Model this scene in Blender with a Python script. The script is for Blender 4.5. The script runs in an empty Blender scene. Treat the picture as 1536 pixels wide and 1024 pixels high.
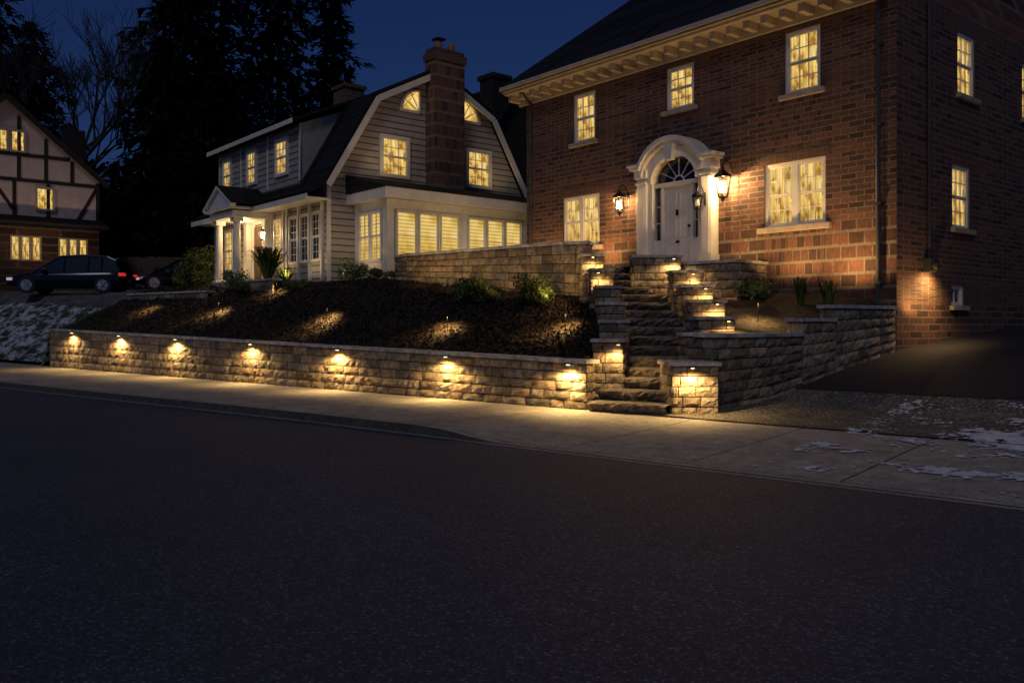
import bpy, math, random
from mathutils import Vector, Matrix, noise
random.seed(7)
R=random.random
def U(a,b): return a+(b-a)*random.random()
scene=bpy.context.scene
scene.view_settings.view_transform='Standard'
scene.view_settings.look='None'
scene.view_settings.exposure=0
def lerp(a,b,t): return a+(b-a)*t
def clamp(t): return max(0.0,min(1.0,t))
def sm(t):
    t=clamp(t); return t*t*(3-2*t)
def interp(x,pts):
    if x<=pts[0][0]: return pts[0][1]
    for (a,b),(c,d) in zip(pts,pts[1:]):
        if x<=c: return b+(d-b)*(x-a)/(c-a)
    return pts[-1][1]
def nz(x,y,z=0.0): return noise.noise(Vector((x,y,z)))

# ------------------------------------------------------------ node helpers
def new_mat(name):
    m=bpy.data.materials.new(name); m.use_nodes=True
    nt=m.node_tree; nt.nodes.clear()
    out=nt.nodes.new('ShaderNodeOutputMaterial'); b=nt.nodes.new('ShaderNodeBsdfPrincipled')
    nt.links.new(b.outputs[0],out.inputs[0])
    return m,nt,b
def L(nt,a,b): nt.links.new(a,b)
def ramp(nt,src,stops):
    r=nt.nodes.new('ShaderNodeValToRGB'); e=r.color_ramp.elements
    e[0].position=stops[0][0]; e[0].color=(*stops[0][1],1)
    e[1].position=stops[-1][0]; e[1].color=(*stops[-1][1],1)
    for p,c in stops[1:-1]:
        n=e.new(p); n.color=(c[0],c[1],c[2],1)
    L(nt,src,r.inputs[0]); return r.outputs[0]
def mixc(nt,a,b,f,mode='MIX'):
    n=nt.nodes.new('ShaderNodeMix'); n.data_type='RGBA'; n.blend_type=mode
    for s,v in ((n.inputs[6],a),(n.inputs[7],b),(n.inputs[0],f)):
        if hasattr(v,'links') or hasattr(v,'node'): L(nt,v,s)
        elif isinstance(v,(int,float)): s.default_value=v
        else: s.default_value=(v[0],v[1],v[2],1)
    return n.outputs[2]
def nse(nt,scale,detail=4,coord='Object',rough=.6,vec=None,stretch=None):
    n=nt.nodes.new('ShaderNodeTexNoise'); n.inputs['Scale'].default_value=scale
    n.inputs['Detail'].default_value=detail; n.inputs['Roughness'].default_value=rough
    if vec is None:
        tc=nt.nodes.new('ShaderNodeTexCoord'); vec=tc.outputs[coord]
    if stretch:
        mp=nt.nodes.new('ShaderNodeMapping'); mp.inputs['Scale'].default_value=stretch
        L(nt,vec,mp.inputs[0]); vec=mp.outputs[0]
    L(nt,vec,n.inputs['Vector']); return n.outputs['Fac']
def cells(nt,scale):
    v=nt.nodes.new('ShaderNodeTexVoronoi'); v.inputs['Scale'].default_value=scale
    tc=nt.nodes.new('ShaderNodeTexCoord'); L(nt,tc.outputs['Object'],v.inputs['Vector'])
    sp=nt.nodes.new('ShaderNodeSeparateColor'); L(nt,v.outputs['Color'],sp.inputs[0]); return sp.outputs[0],v.outputs['Distance']
def bump(nt,b,h,strength=.5,dist=.02):
    n=nt.nodes.new('ShaderNodeBump'); n.inputs['Strength'].default_value=strength
    n.inputs['Distance'].default_value=dist
    L(nt,h,n.inputs['Height']); L(nt,n.outputs[0],b.inputs['Normal'])
def plain(name,col,rough=.6,var=.25,scale=6,bmp=.15,metal=0):
    m,nt,b=new_mat(name)
    f=nse(nt,scale,3)
    lo=[c*(1-var) for c in col]; hi=[min(1,c*(1+var)) for c in col]
    L(nt,ramp(nt,f,[(.3,lo),(.7,hi)]),b.inputs['Base Color'])
    b.inputs['Roughness'].default_value=rough; b.inputs['Metallic'].default_value=metal
    if bmp: bump(nt,b,nse(nt,scale*8,2),bmp,.01)
    return m
def emis(name,col,st):
    m,nt,b=new_mat(name)
    b.inputs['Base Color'].default_value=(.1,.1,.1,1)
    b.inputs['Emission Color'].default_value=(*col,1); b.inputs['Emission Strength'].default_value=st
    return m

# ------------------------------------------------------------ materials
def make_brick(name,c1,c2,mort):
    m,nt,b=new_mat(name)
    tc=nt.nodes.new('ShaderNodeTexCoord')
    bt=nt.nodes.new('ShaderNodeTexBrick')
    bt.inputs['Scale'].default_value=1; bt.inputs['Brick Width'].default_value=.225
    bt.inputs['Row Height'].default_value=.085; bt.inputs['Mortar Size'].default_value=.010
    bt.inputs['Mortar Smooth'].default_value=.1; bt.inputs['Bias'].default_value=0.1
    bt.inputs['Color1'].default_value=(*c1,1); bt.inputs['Color2'].default_value=(*c2,1)
    bt.inputs['Mortar'].default_value=(*mort,1)
    L(nt,tc.outputs['UV'],bt.inputs['Vector'])
    f=nse(nt,.6,4,'UV',.6)
    c=mixc(nt,bt.outputs['Color'],ramp(nt,f,[(.3,(.82,.80,.80)),(.7,(1.08,1.06,1.05))]),1.0,'MULTIPLY')
    f2=nse(nt,26,2,'UV',.6)
    c=mixc(nt,c,ramp(nt,f2,[(.3,(.7,.7,.7)),(.7,(1.25,1.25,1.25))]),1.0,'MULTIPLY')
    L(nt,c,b.inputs['Base Color']); b.inputs['Roughness'].default_value=.85
    inv=nt.nodes.new('ShaderNodeMath'); inv.operation='SUBTRACT'; inv.inputs[0].default_value=1
    L(nt,bt.outputs['Fac'],inv.inputs[1])
    bump(nt,b,inv.outputs[0],.8,.008)
    return m
M={}
M['brick']=make_brick('red_brick',(.20,.085,.052),(.048,.024,.018),(.18,.14,.105))
M['chimbrick']=make_brick('chimney_brick',(.22,.11,.075),(.08,.042,.032),(.20,.16,.13))
M['white']=plain('white_paint',(.76,.73,.66),.45,.08,3,.05)
M['cream']=plain('cream_trim',(.50,.42,.32),.5,.12,3,.08)
def make_roof():
    m,nt,b=new_mat('slate_roof')
    tc=nt.nodes.new('ShaderNodeTexCoord'); bt=nt.nodes.new('ShaderNodeTexBrick')
    bt.inputs['Scale'].default_value=1; bt.inputs['Brick Width'].default_value=.3; bt.inputs['Row Height'].default_value=.16
    bt.inputs['Mortar Size'].default_value=.01
    bt.inputs['Color1'].default_value=(.022,.021,.022,1); bt.inputs['Color2'].default_value=(.009,.009,.010,1)
    bt.inputs['Mortar'].default_value=(.004,.004,.004,1)
    L(nt,tc.outputs['UV'],bt.inputs['Vector']); L(nt,bt.outputs['Color'],b.inputs['Base Color'])
    b.inputs['Roughness'].default_value=.9; b.inputs['Specular IOR Level'].default_value=.2; bump(nt,b,bt.outputs['Fac'],-.6,.02); return m
M['roof']=make_roof()
M['siding']=plain('lap_siding',(.40,.36,.31),.65,.12,3,.1)
M['lapshade']=plain('siding_lap_shadow',(.10,.09,.08),.8,.2,5,0)  # lap shadow painted as a dark strip under each weatherboard
M['stucco']=plain('stucco',(.62,.48,.40),.9,.12,2,.4)
M['timber']=plain('dark_timber',(.022,.015,.011),.8,.3,5,.4)
M['black']=plain('black_metal',(.012,.012,.012),.4,.2,5,.05,.6)
M['drain']=plain('downspout_paint',(.05,.045,.04),.5,.2,5,.05)
M['sillstone']=plain('sill_stone',(.38,.31,.24),.8,.2,6,.3)
def make_pane(name,kind):
    m,nt,b=new_mat(name)
    f=nse(nt,1.3,2,'UV',.5)
    c=ramp(nt,f,[(.30,(.50,.29,.045)),(.5,(.92,.62,.16)),(.70,(1.0,.82,.38))])
    tc=nt.nodes.new('ShaderNodeTexCoord')
    sp=nt.nodes.new('ShaderNodeSeparateXYZ'); L(nt,tc.outputs['UV'],sp.inputs[0])
    if kind=='blind':
        d=nt.nodes.new('ShaderNodeMath'); d.operation='DIVIDE'; d.inputs[1].default_value=.075; L(nt,sp.outputs[1],d.inputs[0])
        fr=nt.nodes.new('ShaderNodeMath'); fr.operation='FRACT'; L(nt,d.outputs[0],fr.inputs[0])
        c=mixc(nt,c,ramp(nt,fr.outputs[0],[(0,(.48,.42,.32)),(.3,(.86,.86,.86)),(.75,(.82,.82,.78)),(1,(.42,.36,.27))]),1.0,'MULTIPLY')
    else:
        f2=nse(nt,14,2,'UV',.5,None,(1,.06,1))
        c=mixc(nt,c,ramp(nt,f2,[(.3,(.55,.46,.34)),(.6,(1.05,1.05,1.05))]),1.0,'MULTIPLY')
        f3=nse(nt,3.0,3,'UV',.6)
        c=mixc(nt,c,ramp(nt,f3,[(.40,(.45,.34,.2)),(.5,(1,1,1))]),1.0,'MULTIPLY')
    L(nt,c,b.inputs['Emission Color']); b.inputs['Emission Strength'].default_value=1.0
    b.inputs['Base Color'].default_value=(.05,.04,.03,1); b.inputs['Roughness'].default_value=.08
    return m
M['pane']=make_pane('lit_window_glass','curtain'); M['blind']=make_pane('lit_window_blinds','blind')
m,nt,b=new_mat('dark_glass'); b.inputs['Base Color'].default_value=(.01,.012,.015,1); b.inputs['Roughness'].default_value=.05; M['dglass']=m
def make_stone(name,base,bm=.7):
    m,nt,b=new_mat(name)
    at=nt.nodes.new('ShaderNodeAttribute'); at.attribute_name='Col'
    f=nse(nt,7,4,'Object',.75)
    c=mixc(nt,at.outputs['Color'],ramp(nt,f,[(.30,[x*.35 for x in base]),(.5,base),(.70,[x*1.55 for x in base])]),1.0,'MULTIPLY')
    L(nt,c,b.inputs['Base Color']); b.inputs['Roughness'].default_value=.9
    bump(nt,b,nse(nt,20,4,'Object',.75),bm,.045); return m
M['stone']=make_stone('wall_stone',(.285,.225,.155),1.0)
M['cap']=make_stone('coping_stone',(.42,.40,.38),.35)
M['step']=make_stone('step_stone',(.17,.145,.12),.9)
def make_asphalt(name,k,speck):
    m,nt,b=new_mat(name)
    f=nse(nt,.35,5,'Object',.65); cc,dd=cells(nt,66)
    c=ramp(nt,f,[(.25,(.034*k,.037*k,.054*k)),(.75,(.060*k,.064*k,.088*k))])
    c=mixc(nt,c,ramp(nt,cc,[(0,(.45,.45,.45)),(.60,(.85,.85,.85)),(.88,(1.3,1.3,1.3)),(1,(speck,speck*.96,speck*.9))]),1.0,'MULTIPLY')
    L(nt,c,b.inputs['Base Color']); b.inputs['Roughness'].default_value=.75
    bump(nt,b,dd,.6,.008); return m
M['road']=make_asphalt('asphalt',1.0,3.6); M['drive']=make_asphalt('new_asphalt',.27,2.2)
def make_conc():
    m,nt,b=new_mat('concrete')
    f=nse(nt,.7,5,'Object',.7); cc,dd=cells(nt,70); f3=nse(nt,4,5,'Object',.75)
    c=ramp(nt,f,[(.3,(.28,.25,.205)),(.7,(.42,.385,.33))])
    c=mixc(nt,c,ramp(nt,f3,[(.3,(.6,.6,.6)),(.6,(1.08,1.08,1.08))]),1.0,'MULTIPLY')
    c=mixc(nt,c,ramp(nt,cc,[(0,(.65,.65,.65)),(1,(1.3,1.3,1.3))]),1.0,'MULTIPLY')
    L(nt,c,b.inputs['Base Color']); b.inputs['Roughness'].default_value=.85; bump(nt,b,f3,.4,.02); return m
M['conc']=make_conc()
def make_gravel():
    m,nt,b=new_mat('gravel_apron')
    cc,dd=cells(nt,45); f2=nse(nt,1.2,4,'Object',.6)
    c=mixc(nt,ramp(nt,cc,[(0,(.04,.034,.028)),(.6,(.13,.11,.09)),(1,(.48,.44,.38))]),ramp(nt,f2,[(.3,(.55,.55,.55)),(.7,(1.1,1.1,1.1))]),1.0,'MULTIPLY')
    L(nt,c,b.inputs['Base Color']); b.inputs['Roughness'].default_value=.9; bump(nt,b,dd,1.0,.02); return m
M['gravel']=make_gravel()
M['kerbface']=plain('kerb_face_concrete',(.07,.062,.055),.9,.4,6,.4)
def make_yard():
    m,nt,b=new_mat('yard_ground')
    at=nt.nodes.new('ShaderNodeAttribute'); at.attribute_name='Col'
    sp=nt.nodes.new('ShaderNodeSeparateColor'); L(nt,at.outputs['Color'],sp.inputs[0])
    f=nse(nt,16,4,'Object',.8)
    mul=ramp(nt,f,[(.40,(.0015,.001,.0006)),(.5,(.009,.0055,.003)),(.63,(.11,.062,.026))])
    gr=ramp(nt,f,[(.3,(.012,.016,.006)),(.7,(.07,.085,.03))])
    asp=ramp(nt,f,[(.3,(.05,.048,.046)),(.7,(.13,.125,.12))])
    sn=(.70,.73,.82)
    c=mixc(nt,mul,gr,sp.outputs[1]); c=mixc(nt,c,asp,sp.outputs[0])
    sf=nse(nt,1.3,7,'Object',.8,None,(1,1,3))
    mth=nt.nodes.new('ShaderNodeMath'); mth.operation='MULTIPLY'; L(nt,sp.outputs[2],mth.inputs[0])
    L(nt,ramp(nt,sf,[(.47,(0,0,0)),(.56,(1,1,1))]),mth.inputs[1])
    c=mixc(nt,c,sn,mth.outputs[0])
    L(nt,c,b.inputs['Base Color']); b.inputs['Roughness'].default_value=.95; bump(nt,b,f,1.0,.09); return m
M['yard']=make_yard()
M['snow']=plain('snow',(.60,.63,.72),.8,.3,5,.6)
M['mulch']=plain('mulch_chips',(.042,.024,.011),.9,.7,8,.3)
M['bark']=plain('bark',(.03,.024,.018),.9,.3,10,.6)
def leafm(name,c):
    m,nt,b=new_mat(name)
    at=nt.nodes.new('ShaderNodeAttribute'); at.attribute_name='Col'
    cc=mixc(nt,at.outputs['Color'],c,1.0,'MULTIPLY'); L(nt,cc,b.inputs['Base Color'])
    b.inputs['Roughness'].default_value=.7; b.inputs['Specular IOR Level'].default_value=.12; return m
M['pine']=leafm('pine_needles',(.006,.009,.005)); M['leaf']=leafm('shrub_leaves',(.075,.10,.03)); M['blade']=leafm('grass_blades',(.09,.12,.035))
M['carpaint']=plain('car_paint_dark',(.010,.012,.024),.16,.1,3,0,.5)
M['tire']=plain('tire_rubber',(.015,.015,.015),.8); M['rim']=plain('alloy_rim',(.5,.5,.52),.3,.1,5,0,.9)
M['tail']=emis('tail_lamp',(1,.03,.02),.5); M['head']=emis('head_lamp',(.9,.9,1),.35)
M['bulb']=emis('lamp_bulb',(1,.74,.36),32); M['fixture']=emis('wall_light_lens',(1,.74,.34),7)
M['wood']=plain('fence_wood',(.10,.06,.04),.8,.3,6,.3)
M['terracotta']=plain('clay_pot',(.35,.16,.08),.8)

# ------------------------------------------------------------ mesh builder
class MB:
    def __init__(s): s.v=[];s.f=[];s.m=[];s.c=[]
    def face(s,pts,mat=0,col=(1,1,1)):
        i=len(s.v); s.v.extend([tuple(p) for p in pts]); s.f.append(tuple(range(i,i+len(pts)))); s.m.append(mat); s.c.append(col)
    def idx(s,verts,faces,mat=0,col=(1,1,1)):
        i=len(s.v); s.v.extend([tuple(p) for p in verts])
        for f in faces: s.f.append(tuple(i+k for k in f)); s.m.append(mat); s.c.append(col)
    def box(s,x0,x1,y0,y1,z0,z1,mat=0,col=(1,1,1)):
        if x0>x1:x0,x1=x1,x0
        if y0>y1:y0,y1=y1,y0
        if z0>z1:z0,z1=z1,z0
        v=[(x0,y0,z0),(x1,y0,z0),(x1,y1,z0),(x0,y1,z0),(x0,y0,z1),(x1,y0,z1),(x1,y1,z1),(x0,y1,z1)]
        s.idx(v,[(0,3,2,1),(4,5,6,7),(0,1,5,4),(1,2,6,5),(2,3,7,6),(3,0,4,7)],mat,col)
    def cyl(s,p,q,r0,r1,n=10,mat=0,col=(1,1,1),caps=True):
        p=Vector(p);q=Vector(q); d=(q-p)
        if d.length<1e-6: return
        d.normalize(); a=d.orthogonal().normalized(); b=d.cross(a)
        v=[]
        for k in range(n):
            t=2*math.pi*k/n; o=a*math.cos(t)+b*math.sin(t); v.append(p+o*r0)
        for k in range(n):
            t=2*math.pi*k/n; o=a*math.cos(t)+b*math.sin(t); v.append(q+o*r1)
        f=[(k,(k+1)%n,n+(k+1)%n,n+k) for k in range(n)]
        if caps: f+= [tuple(range(n-1,-1,-1)),tuple(range(n,2*n))]
        s.idx(v,f,mat,col)
    def finish(s,name,mats,parent=None,smooth=False,bevel=0,loc=None):
        me=bpy.data.meshes.new(name); me.from_pydata(s.v,[],s.f)
        for mm in mats: me.materials.append(M[mm] if isinstance(mm,str) else mm)
        me.polygons.foreach_set('material_index',s.m)
        me.update()
        uv=me.uv_layers.new(name='UVMap'); ca=me.color_attributes.new('Col','FLOAT_COLOR','CORNER')
        ud=[0.0]*(2*len(me.loops)); cd=[1.0]*(4*len(me.loops))
        vs=s.v
        for p in me.polygons:
            n=p.normal; ax,ay,az=abs(n.x),abs(n.y),abs(n.z); c=s.c[p.index]
            for li in p.loop_indices:
                x,y,z=vs[me.loops[li].vertex_index]
                if az>ax+.12 and az>ay+.12: u=(x,y)
                elif ax>ay: u=(y,z)
                else: u=(x,z)
                ud[2*li]=u[0]; ud[2*li+1]=u[1]
                cd[4*li]=c[0];cd[4*li+1]=c[1];cd[4*li+2]=c[2]
        uv.data.foreach_set('uv',ud); ca.data.foreach_set('color',cd)
        if smooth: me.polygons.foreach_set('use_smooth',[True]*len(me.polygons))
        ob=bpy.data.objects.new(name,me); scene.collection.objects.link(ob)
        if parent: ob.parent=parent
        if loc: ob.location=loc
        if bevel:
            md=ob.modifiers.new('bevel','BEVEL'); md.width=bevel; md.segments=2; md.limit_method='ANGLE'
        return ob
def group(name,loc=(0,0,0),rz=0):
    e=bpy.data.objects.new(name,None); scene.collection.objects.link(e); e.location=loc; e.rotation_euler=(0,0,rz); e.empty_display_size=.3
    return e
def lamp(name,kind,loc,power,col=(1,.62,.25),parent=None,aim=None,size=.03,cone=120,blend=.6):
    l=bpy.data.lights.new(name,kind); l.energy=power; l.color=col
    l.shadow_soft_size=size
    if kind=='SPOT': l.spot_size=math.radians(cone); l.spot_blend=blend
    o=bpy.data.objects.new(name,l); scene.collection.objects.link(o); o.location=loc
    if aim is not None: o.rotation_euler=Vector(aim).to_track_quat('-Z','Y').to_euler()
    if parent: o.parent=parent
    return o

def fb(mb,F,u0,u1,z0,z1,d0,d1,mat=0,col=(1,1,1)):
    if F[0]=='y': mb.box(u0,u1,F[1]-d0,F[1]-d1,z0,z1,mat,col)
    else: mb.box(F[1]+d0,F[1]+d1,u0,u1,z0,z1,mat,col)
def fp(F,u,z,d):
    return (u,F[1]-d,z) if F[0]=='y' else (F[1]+d,u,z)
def ffill(mb,F,pts,d,mat,col=(1,1,1)):
    mb.face([fp(F,u,z,d) for u,z in pts],mat,col)
def holes_wall(mb,F,u0,u1,z0,z1,holes,depth,mat):
    us=sorted({u0,u1,*[h[0] for h in holes],*[h[1] for h in holes]}); zs=sorted({z0,z1,*[h[2] for h in holes],*[h[3] for h in holes]})
    for a,b in zip(us,us[1:]):
        for c,d in zip(zs,zs[1:]):
            mu=(a+b)/2; mz=(c+d)/2
            if any(h[0]<mu<h[1] and h[2]<mz<h[3] for h in holes): continue
            ffill(mb,F,[(a,c),(b,c),(b,d),(a,d)],0,mat)
    for a,b,c,d in holes:
        for (p,q) in (((a,c),(b,c)),((b,c),(b,d)),((b,d),(a,d)),((a,d),(a,c))):
            mb.face([fp(F,p[0],p[1],0),fp(F,q[0],q[1],0),fp(F,q[0],q[1],-depth),fp(F,p[0],p[1],-depth)],mat)
def laps(mb,F,lo,hi,z0,z1,step=.21,off=0.0):
    # overlapping weatherboards: lo(z),hi(z) give the wall's horizontal extent at a height
    z=z0
    while z<z1-.03:
        zt=min(z+step,z1); g=.04
        if zt-z>g+.01 and hi(zt)-lo(zt)>.05:
            mb.face([fp(F,lo(z+g),z+g,off+.014),fp(F,hi(z+g),z+g,off+.014),fp(F,hi(zt),zt,off+.004),fp(F,lo(zt),zt,off+.004)],0)
            mb.face([fp(F,lo(z),z,off+.004),fp(F,hi(z),z,off+.004),fp(F,hi(z+g),z+g,off+.004),fp(F,lo(z+g),z+g,off+.004)],1)
            mb.face([fp(F,lo(z+g),z+g,off+.004),fp(F,hi(z+g),z+g,off+.004),fp(F,hi(z+g),z+g,off+.014),fp(F,lo(z+g),z+g,off+.014)],1)
        z+=step
def sash(mb,F,u0,u1,z0,z1,base,cols,rows,casing=.08,pane=1,double=True):
    w=casing
    fb(mb,F,u0,u0+w,z0,z1,base-.03,base+.05); fb(mb,F,u1-w,u1,z0,z1,base-.03,base+.05)
    fb(mb,F,u0+w,u1-w,z1-w,z1,base-.03,base+.047); fb(mb,F,u0+w,u1-w,z0,z0+w*.8,base-.03,base+.047)
    a,b,c,d=u0+w,u1-w,z0+w*.8,z1-w
    ffill(mb,F,[(a,c),(b,c),(b,d),(a,d)],base-.020,pane)
    s=.035; mid=(c+d)/2
    segs=[(c,mid,base+.0),(mid,d,base+.02)] if double else [(c,d,base+.0)]
    for (e,f,o) in segs:
        fb(mb,F,a,a+s,e,f,base-.02,o+.015); fb(mb,F,b-s,b,e,f,base-.02,o+.015)
        fb(mb,F,a+s,b-s,e,e+s,base-.02,o+.013); fb(mb,F,a+s,b-s,f-s,f,base-.02,o+.013)
        for k in range(1,cols):
            u=lerp(a+s,b-s,k/cols); fb(mb,F,u-.009,u+.009,e+s,f-s,base-.018,o+.006)
        for k in range(1,rows):
            z=lerp(e+s,f-s,k/rows); fb(mb,F,a+s,b-s,z-.009,z+.009,base-.018,o+.004)
def prism(mb,F,pts,d0,d1,mat=0):
    n=len(pts)
    a=[fp(F,u,z,d1) for u,z in pts]; b=[fp(F,u,z,d0) for u,z in pts]
    mb.face(a,mat); mb.face(b[::-1],mat)
    for k in range(n):
        mb.face([b[k],b[(k+1)%n],a[(k+1)%n],a[k]],mat)
def ring(mb,F,outer,inner,d0,d1,mat=0):
    for k in range(len(outer)-1):
        prism(mb,F,[outer[k],outer[k+1],inner[k+1],inner[k]],d0,d1,mat)
def bar(mb,F,p,q,w,d0,d1,mat=0):
    du,dz=q[0]-p[0],q[1]-p[1]; l=math.hypot(du,dz); nu,nzz=-dz/l*w/2,du/l*w/2
    prism(mb,F,[(p[0]+nu,p[1]+nzz),(q[0]+nu,q[1]+nzz),(q[0]-nu,q[1]-nzz),(p[0]-nu,p[1]-nzz)],d0,d1,mat)

HR=math.atan2(-.769,.639)
def lantern(name,parent,pos,s=1.0,power=25,outward=(0,-1,0)):
    mb=MB(); x,y,z=pos
    def hexr(r,zz): return [(x+r*math.cos(math.pi/3*k),y+r*math.sin(math.pi/3*k),zz) for k in range(6)]
    b=hexr(.075*s,z-.16*s); t=hexr(.13*s,z+.14*s)
    for k in range(6):
        mb.cyl(b[k],t[k],.008*s,.008*s,5); mb.cyl(b[k],b[(k+1)%6],.009*s,.009*s,5); mb.cyl(t[k],t[(k+1)%6],.011*s,.011*s,5)
    ap=(x,y,z+.27*s)
    tt=hexr(.15*s,z+.145*s)
    for k in range(6): mb.face([tt[k],tt[(k+1)%6],ap])
    mb.cyl((x,y,z+.25*s),(x,y,z+.34*s),.02*s,.006*s,8); mb.cyl((x,y,z-.16*s),(x,y,z-.24*s),.05*s,.004*s,8)
    ox,oy,_=outward; wx,wy=x-ox*.28*s,y-oy*.28*s
    pts=[(x,y,z+.33*s),(x-ox*.08*s,y-oy*.08*s,z+.40*s),(x-ox*.18*s,y-oy*.18*s,z+.36*s),(wx,wy,z+.15*s)]
    for p,q in zip(pts,pts[1:]): mb.cyl(p,q,.012*s,.012*s,6)
    mb.cyl((wx,wy,z-.05*s),(wx,wy,z+.25*s),.04*s,.04*s,8)
    for k in range(3):
        a=k*2.094; mb.cyl((x+.035*s*math.cos(a),y+.035*s*math.sin(a),z-.09*s),(x+.035*s*math.cos(a),y+.035*s*math.sin(a),z+.07*s),.022*s,.010*s,8,1 if power else 2)
    mb.finish(name,['black','bulb','white'],parent)
    if power: lamp(name+'_light','POINT',(x,y+oy*.03,z+.09*s),power,(1,.60,.24),parent,None,.05)

# ============================================================ BRICK HOUSE
bh=group('brick_house',(4.16,21.3,0),HR)
XL,XR,DEP,ZT=-5.82,5.46,13.0,8.42
FF=('y',0.0); FS=('x',XR)
PITCH=.70; ZR=8.5+6.5*PITCH
wf=[(-3.37,.86,6.66,8.02,3,2),(0,.86,6.93,8.0,3,2),(3.37,.86,6.65,8.02,3,2)]
low=[(-3.5,1.44,3.76,5.18),(3.17,1.5,3.76,5.18)]
mb=MB()
holes=[(c-w/2,c+w/2,a,b) for c,w,a,b,_,_ in wf]+[(c-w/2,c+w/2,a,b) for c,w,a,b in low]
holes_wall(mb,FF,XL,XR,.3,ZT,holes,.16,0)
sh=[(2.76,3.66,6.66,8.05),(2.5,3.4,3.7,5.1),(2.45,3.1,2.0,2.45),(6.4,7.3,6.66,8.05)]
holes_wall(mb,FS,0,DEP,.3,ZT,sh,.16,0)
mb.face([(XR,0,ZT),(XR,DEP,ZT),(XR,6.5,ZR)]); mb.face([(XL,0,ZT),(XL,DEP,ZT),(XL,6.5,ZR)])
mb.face([(XL,0,.3),(XL,0,ZT),(XL,DEP,ZT),(XL,DEP,.3)]); mb.face([(XL,DEP,.3),(XL,DEP,ZT),(XR,DEP,ZT),(XR,DEP,.3)])
for c,w,a,b in low: fb(mb,FF,c-w/2-.1,c+w/2+.1,b+.003,b+.22,0,.012)
mb.finish('walls',['brick'],bh)
mb=MB()
for c,w,a,b,cc,rr in wf: sash(mb,FF,c-w/2,c+w/2,a,b,-.08,3,2,.07)
for c,w,a,b in low:
    sash(mb,FF,c-w/2,c-.0,a,b,-.08,3,2,.07); sash(mb,FF,c,c+w/2,a,b,-.08,3,2,.07)
for (u0,u1,a,b) in (sh[0],sh[1],sh[3]): sash(mb,FS,u0,u1,a,b,-.08,3,2,.07)
sash(mb,FS,*sh[2],-.08,2,1,.06,2,False)
mb.finish('windows',['white','pane','dglass'],bh)
mb=MB()
for c,w,a,b,_,_ in wf: fb(mb,FF,c-w/2-.12,c+w/2+.12,a-.11,a,-.1,.09)
for c,w,a,b in low: fb(mb,FF,c-w/2-.14,c+w/2+.14,a-.12,a,-.1,.10)
for (u0,u1,a,b) in sh: fb(mb,FS,u0-.08,u1+.12,a-.10,a,-.1,.09)
mb.finish('window_sills',['sillstone'],bh,bevel=.008)
mb=MB()
mb.box(XL-.3,XR+.02,-.06,0,8.14,8.40); mb.box(XL-.35,XR+.03,-.60,.02,8.40,8.46); mb.box(XL-.38,XR+.05,-.66,-.50,8.463,8.60)
mb.box(XL-.40,XR+.06,-.74,-.664,8.50,8.62)
u=XL-.3
while u<XR-.15:
    mb.box(u,u+.14,-.46,-.062,8.22,8.397); u+=.46
mb.finish('eaves',['cream'],bh,bevel=.01)
mb=MB()
def rf(y): return 8.62+(y+.72)*PITCH
xa,xb=XL-.4,XR+.12
for sgn in (0,1):
    f=(lambda y:y) if sgn==0 else (lambda y:DEP-y)
    P=[(xa,f(-.72),8.62),(xb,f(-.72),8.62),(xb,6.5,rf(6.5)),(xa,6.5,rf(6.5))]
    up=[(x,y,z-.14) for x,y,z in P]
    mb.idx(P+up,[(0,1,2,3),(7,6,5,4),(0,4,5,1),(1,5,6,2),(3,2,6,7),(0,3,7,4)])
mb.finish('gable_roof',['roof'],bh)
mb=MB()
def arc(r,cz,n=20,a0=0,a1=180,rz=None):
    return [(r*math.cos(math.radians(lerp(a0,a1,k/n))),cz+(rz or r)*math.sin(math.radians(lerp(a0,a1,k/n)))) for k in range(n+1)]
for sx in (-1,1):
    fb(mb,FF,sx*.86,sx*1.16,2.95,5.28,0.0,.30); fb(mb,FF,sx*.83,sx*1.19,2.95,3.25,0.0,.34); fb(mb,FF,sx*.90,sx*1.12,3.3,5.1,.30,.325)
    fb(mb,FF,sx*.83,sx*1.19,5.14,5.20,.0,.335)
    fb(mb,FF,sx*.80,sx*1.20,5.283,5.50,0,.36); fb(mb,FF,sx*.93,sx*1.30,5.503,5.58,0,.44); fb(mb,FF,sx*.93,sx*1.34,5.583,5.64,0,.50)
    fb(mb,FF,sx*.72,sx*.86,2.95,5.25,0.003,.22)
ring(mb,FF,arc(.93,5.18,24,0,180,.80),arc(.70,5.12,24,0,180,.62),0,.30)
ring(mb,FF,arc(1.0,5.2,24,8,172,.90),arc(.93,5.2,24,8,172,.80),0,.42)
ring(mb,FF,arc(1.08,5.2,24,18,162,1.0),arc(.99,5.2,24,18,162,.90),0,.50)
prism(mb,FF,[(-.09,5.62),(.09,5.62),(.13,6.0),(-.13,6.0)],.3,.46)
fb(mb,FF,-.72,.72,5.02,5.12,0.004,.16); fb(mb,FF,-.50,-.44,3.0,5.02,.004,.14); fb(mb,FF,.44,.50,3.0,5.02,.004,.14)
fb(mb,FF,-.44,.44,3.02,5.02,.02,.07)
for (a,b_,c,d) in ((-.34,-.05,4.35,4.85),(.05,.34,4.35,4.85),(-.34,-.05,3.72,4.25),(.05,.34,3.72,4.25),(-.34,-.05,3.15,3.6),(.05,.34,3.15,3.6)):
    fb(mb,FF,a,a+.03,c,d,.07,.09); fb(mb,FF,b_-.03,b_,c,d,.07,.09); fb(mb,FF,a+.03,b_-.03,c,c+.03,.07,.088); fb(mb,FF,a+.03,b_-.03,d-.03,d,.07,.088)
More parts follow.
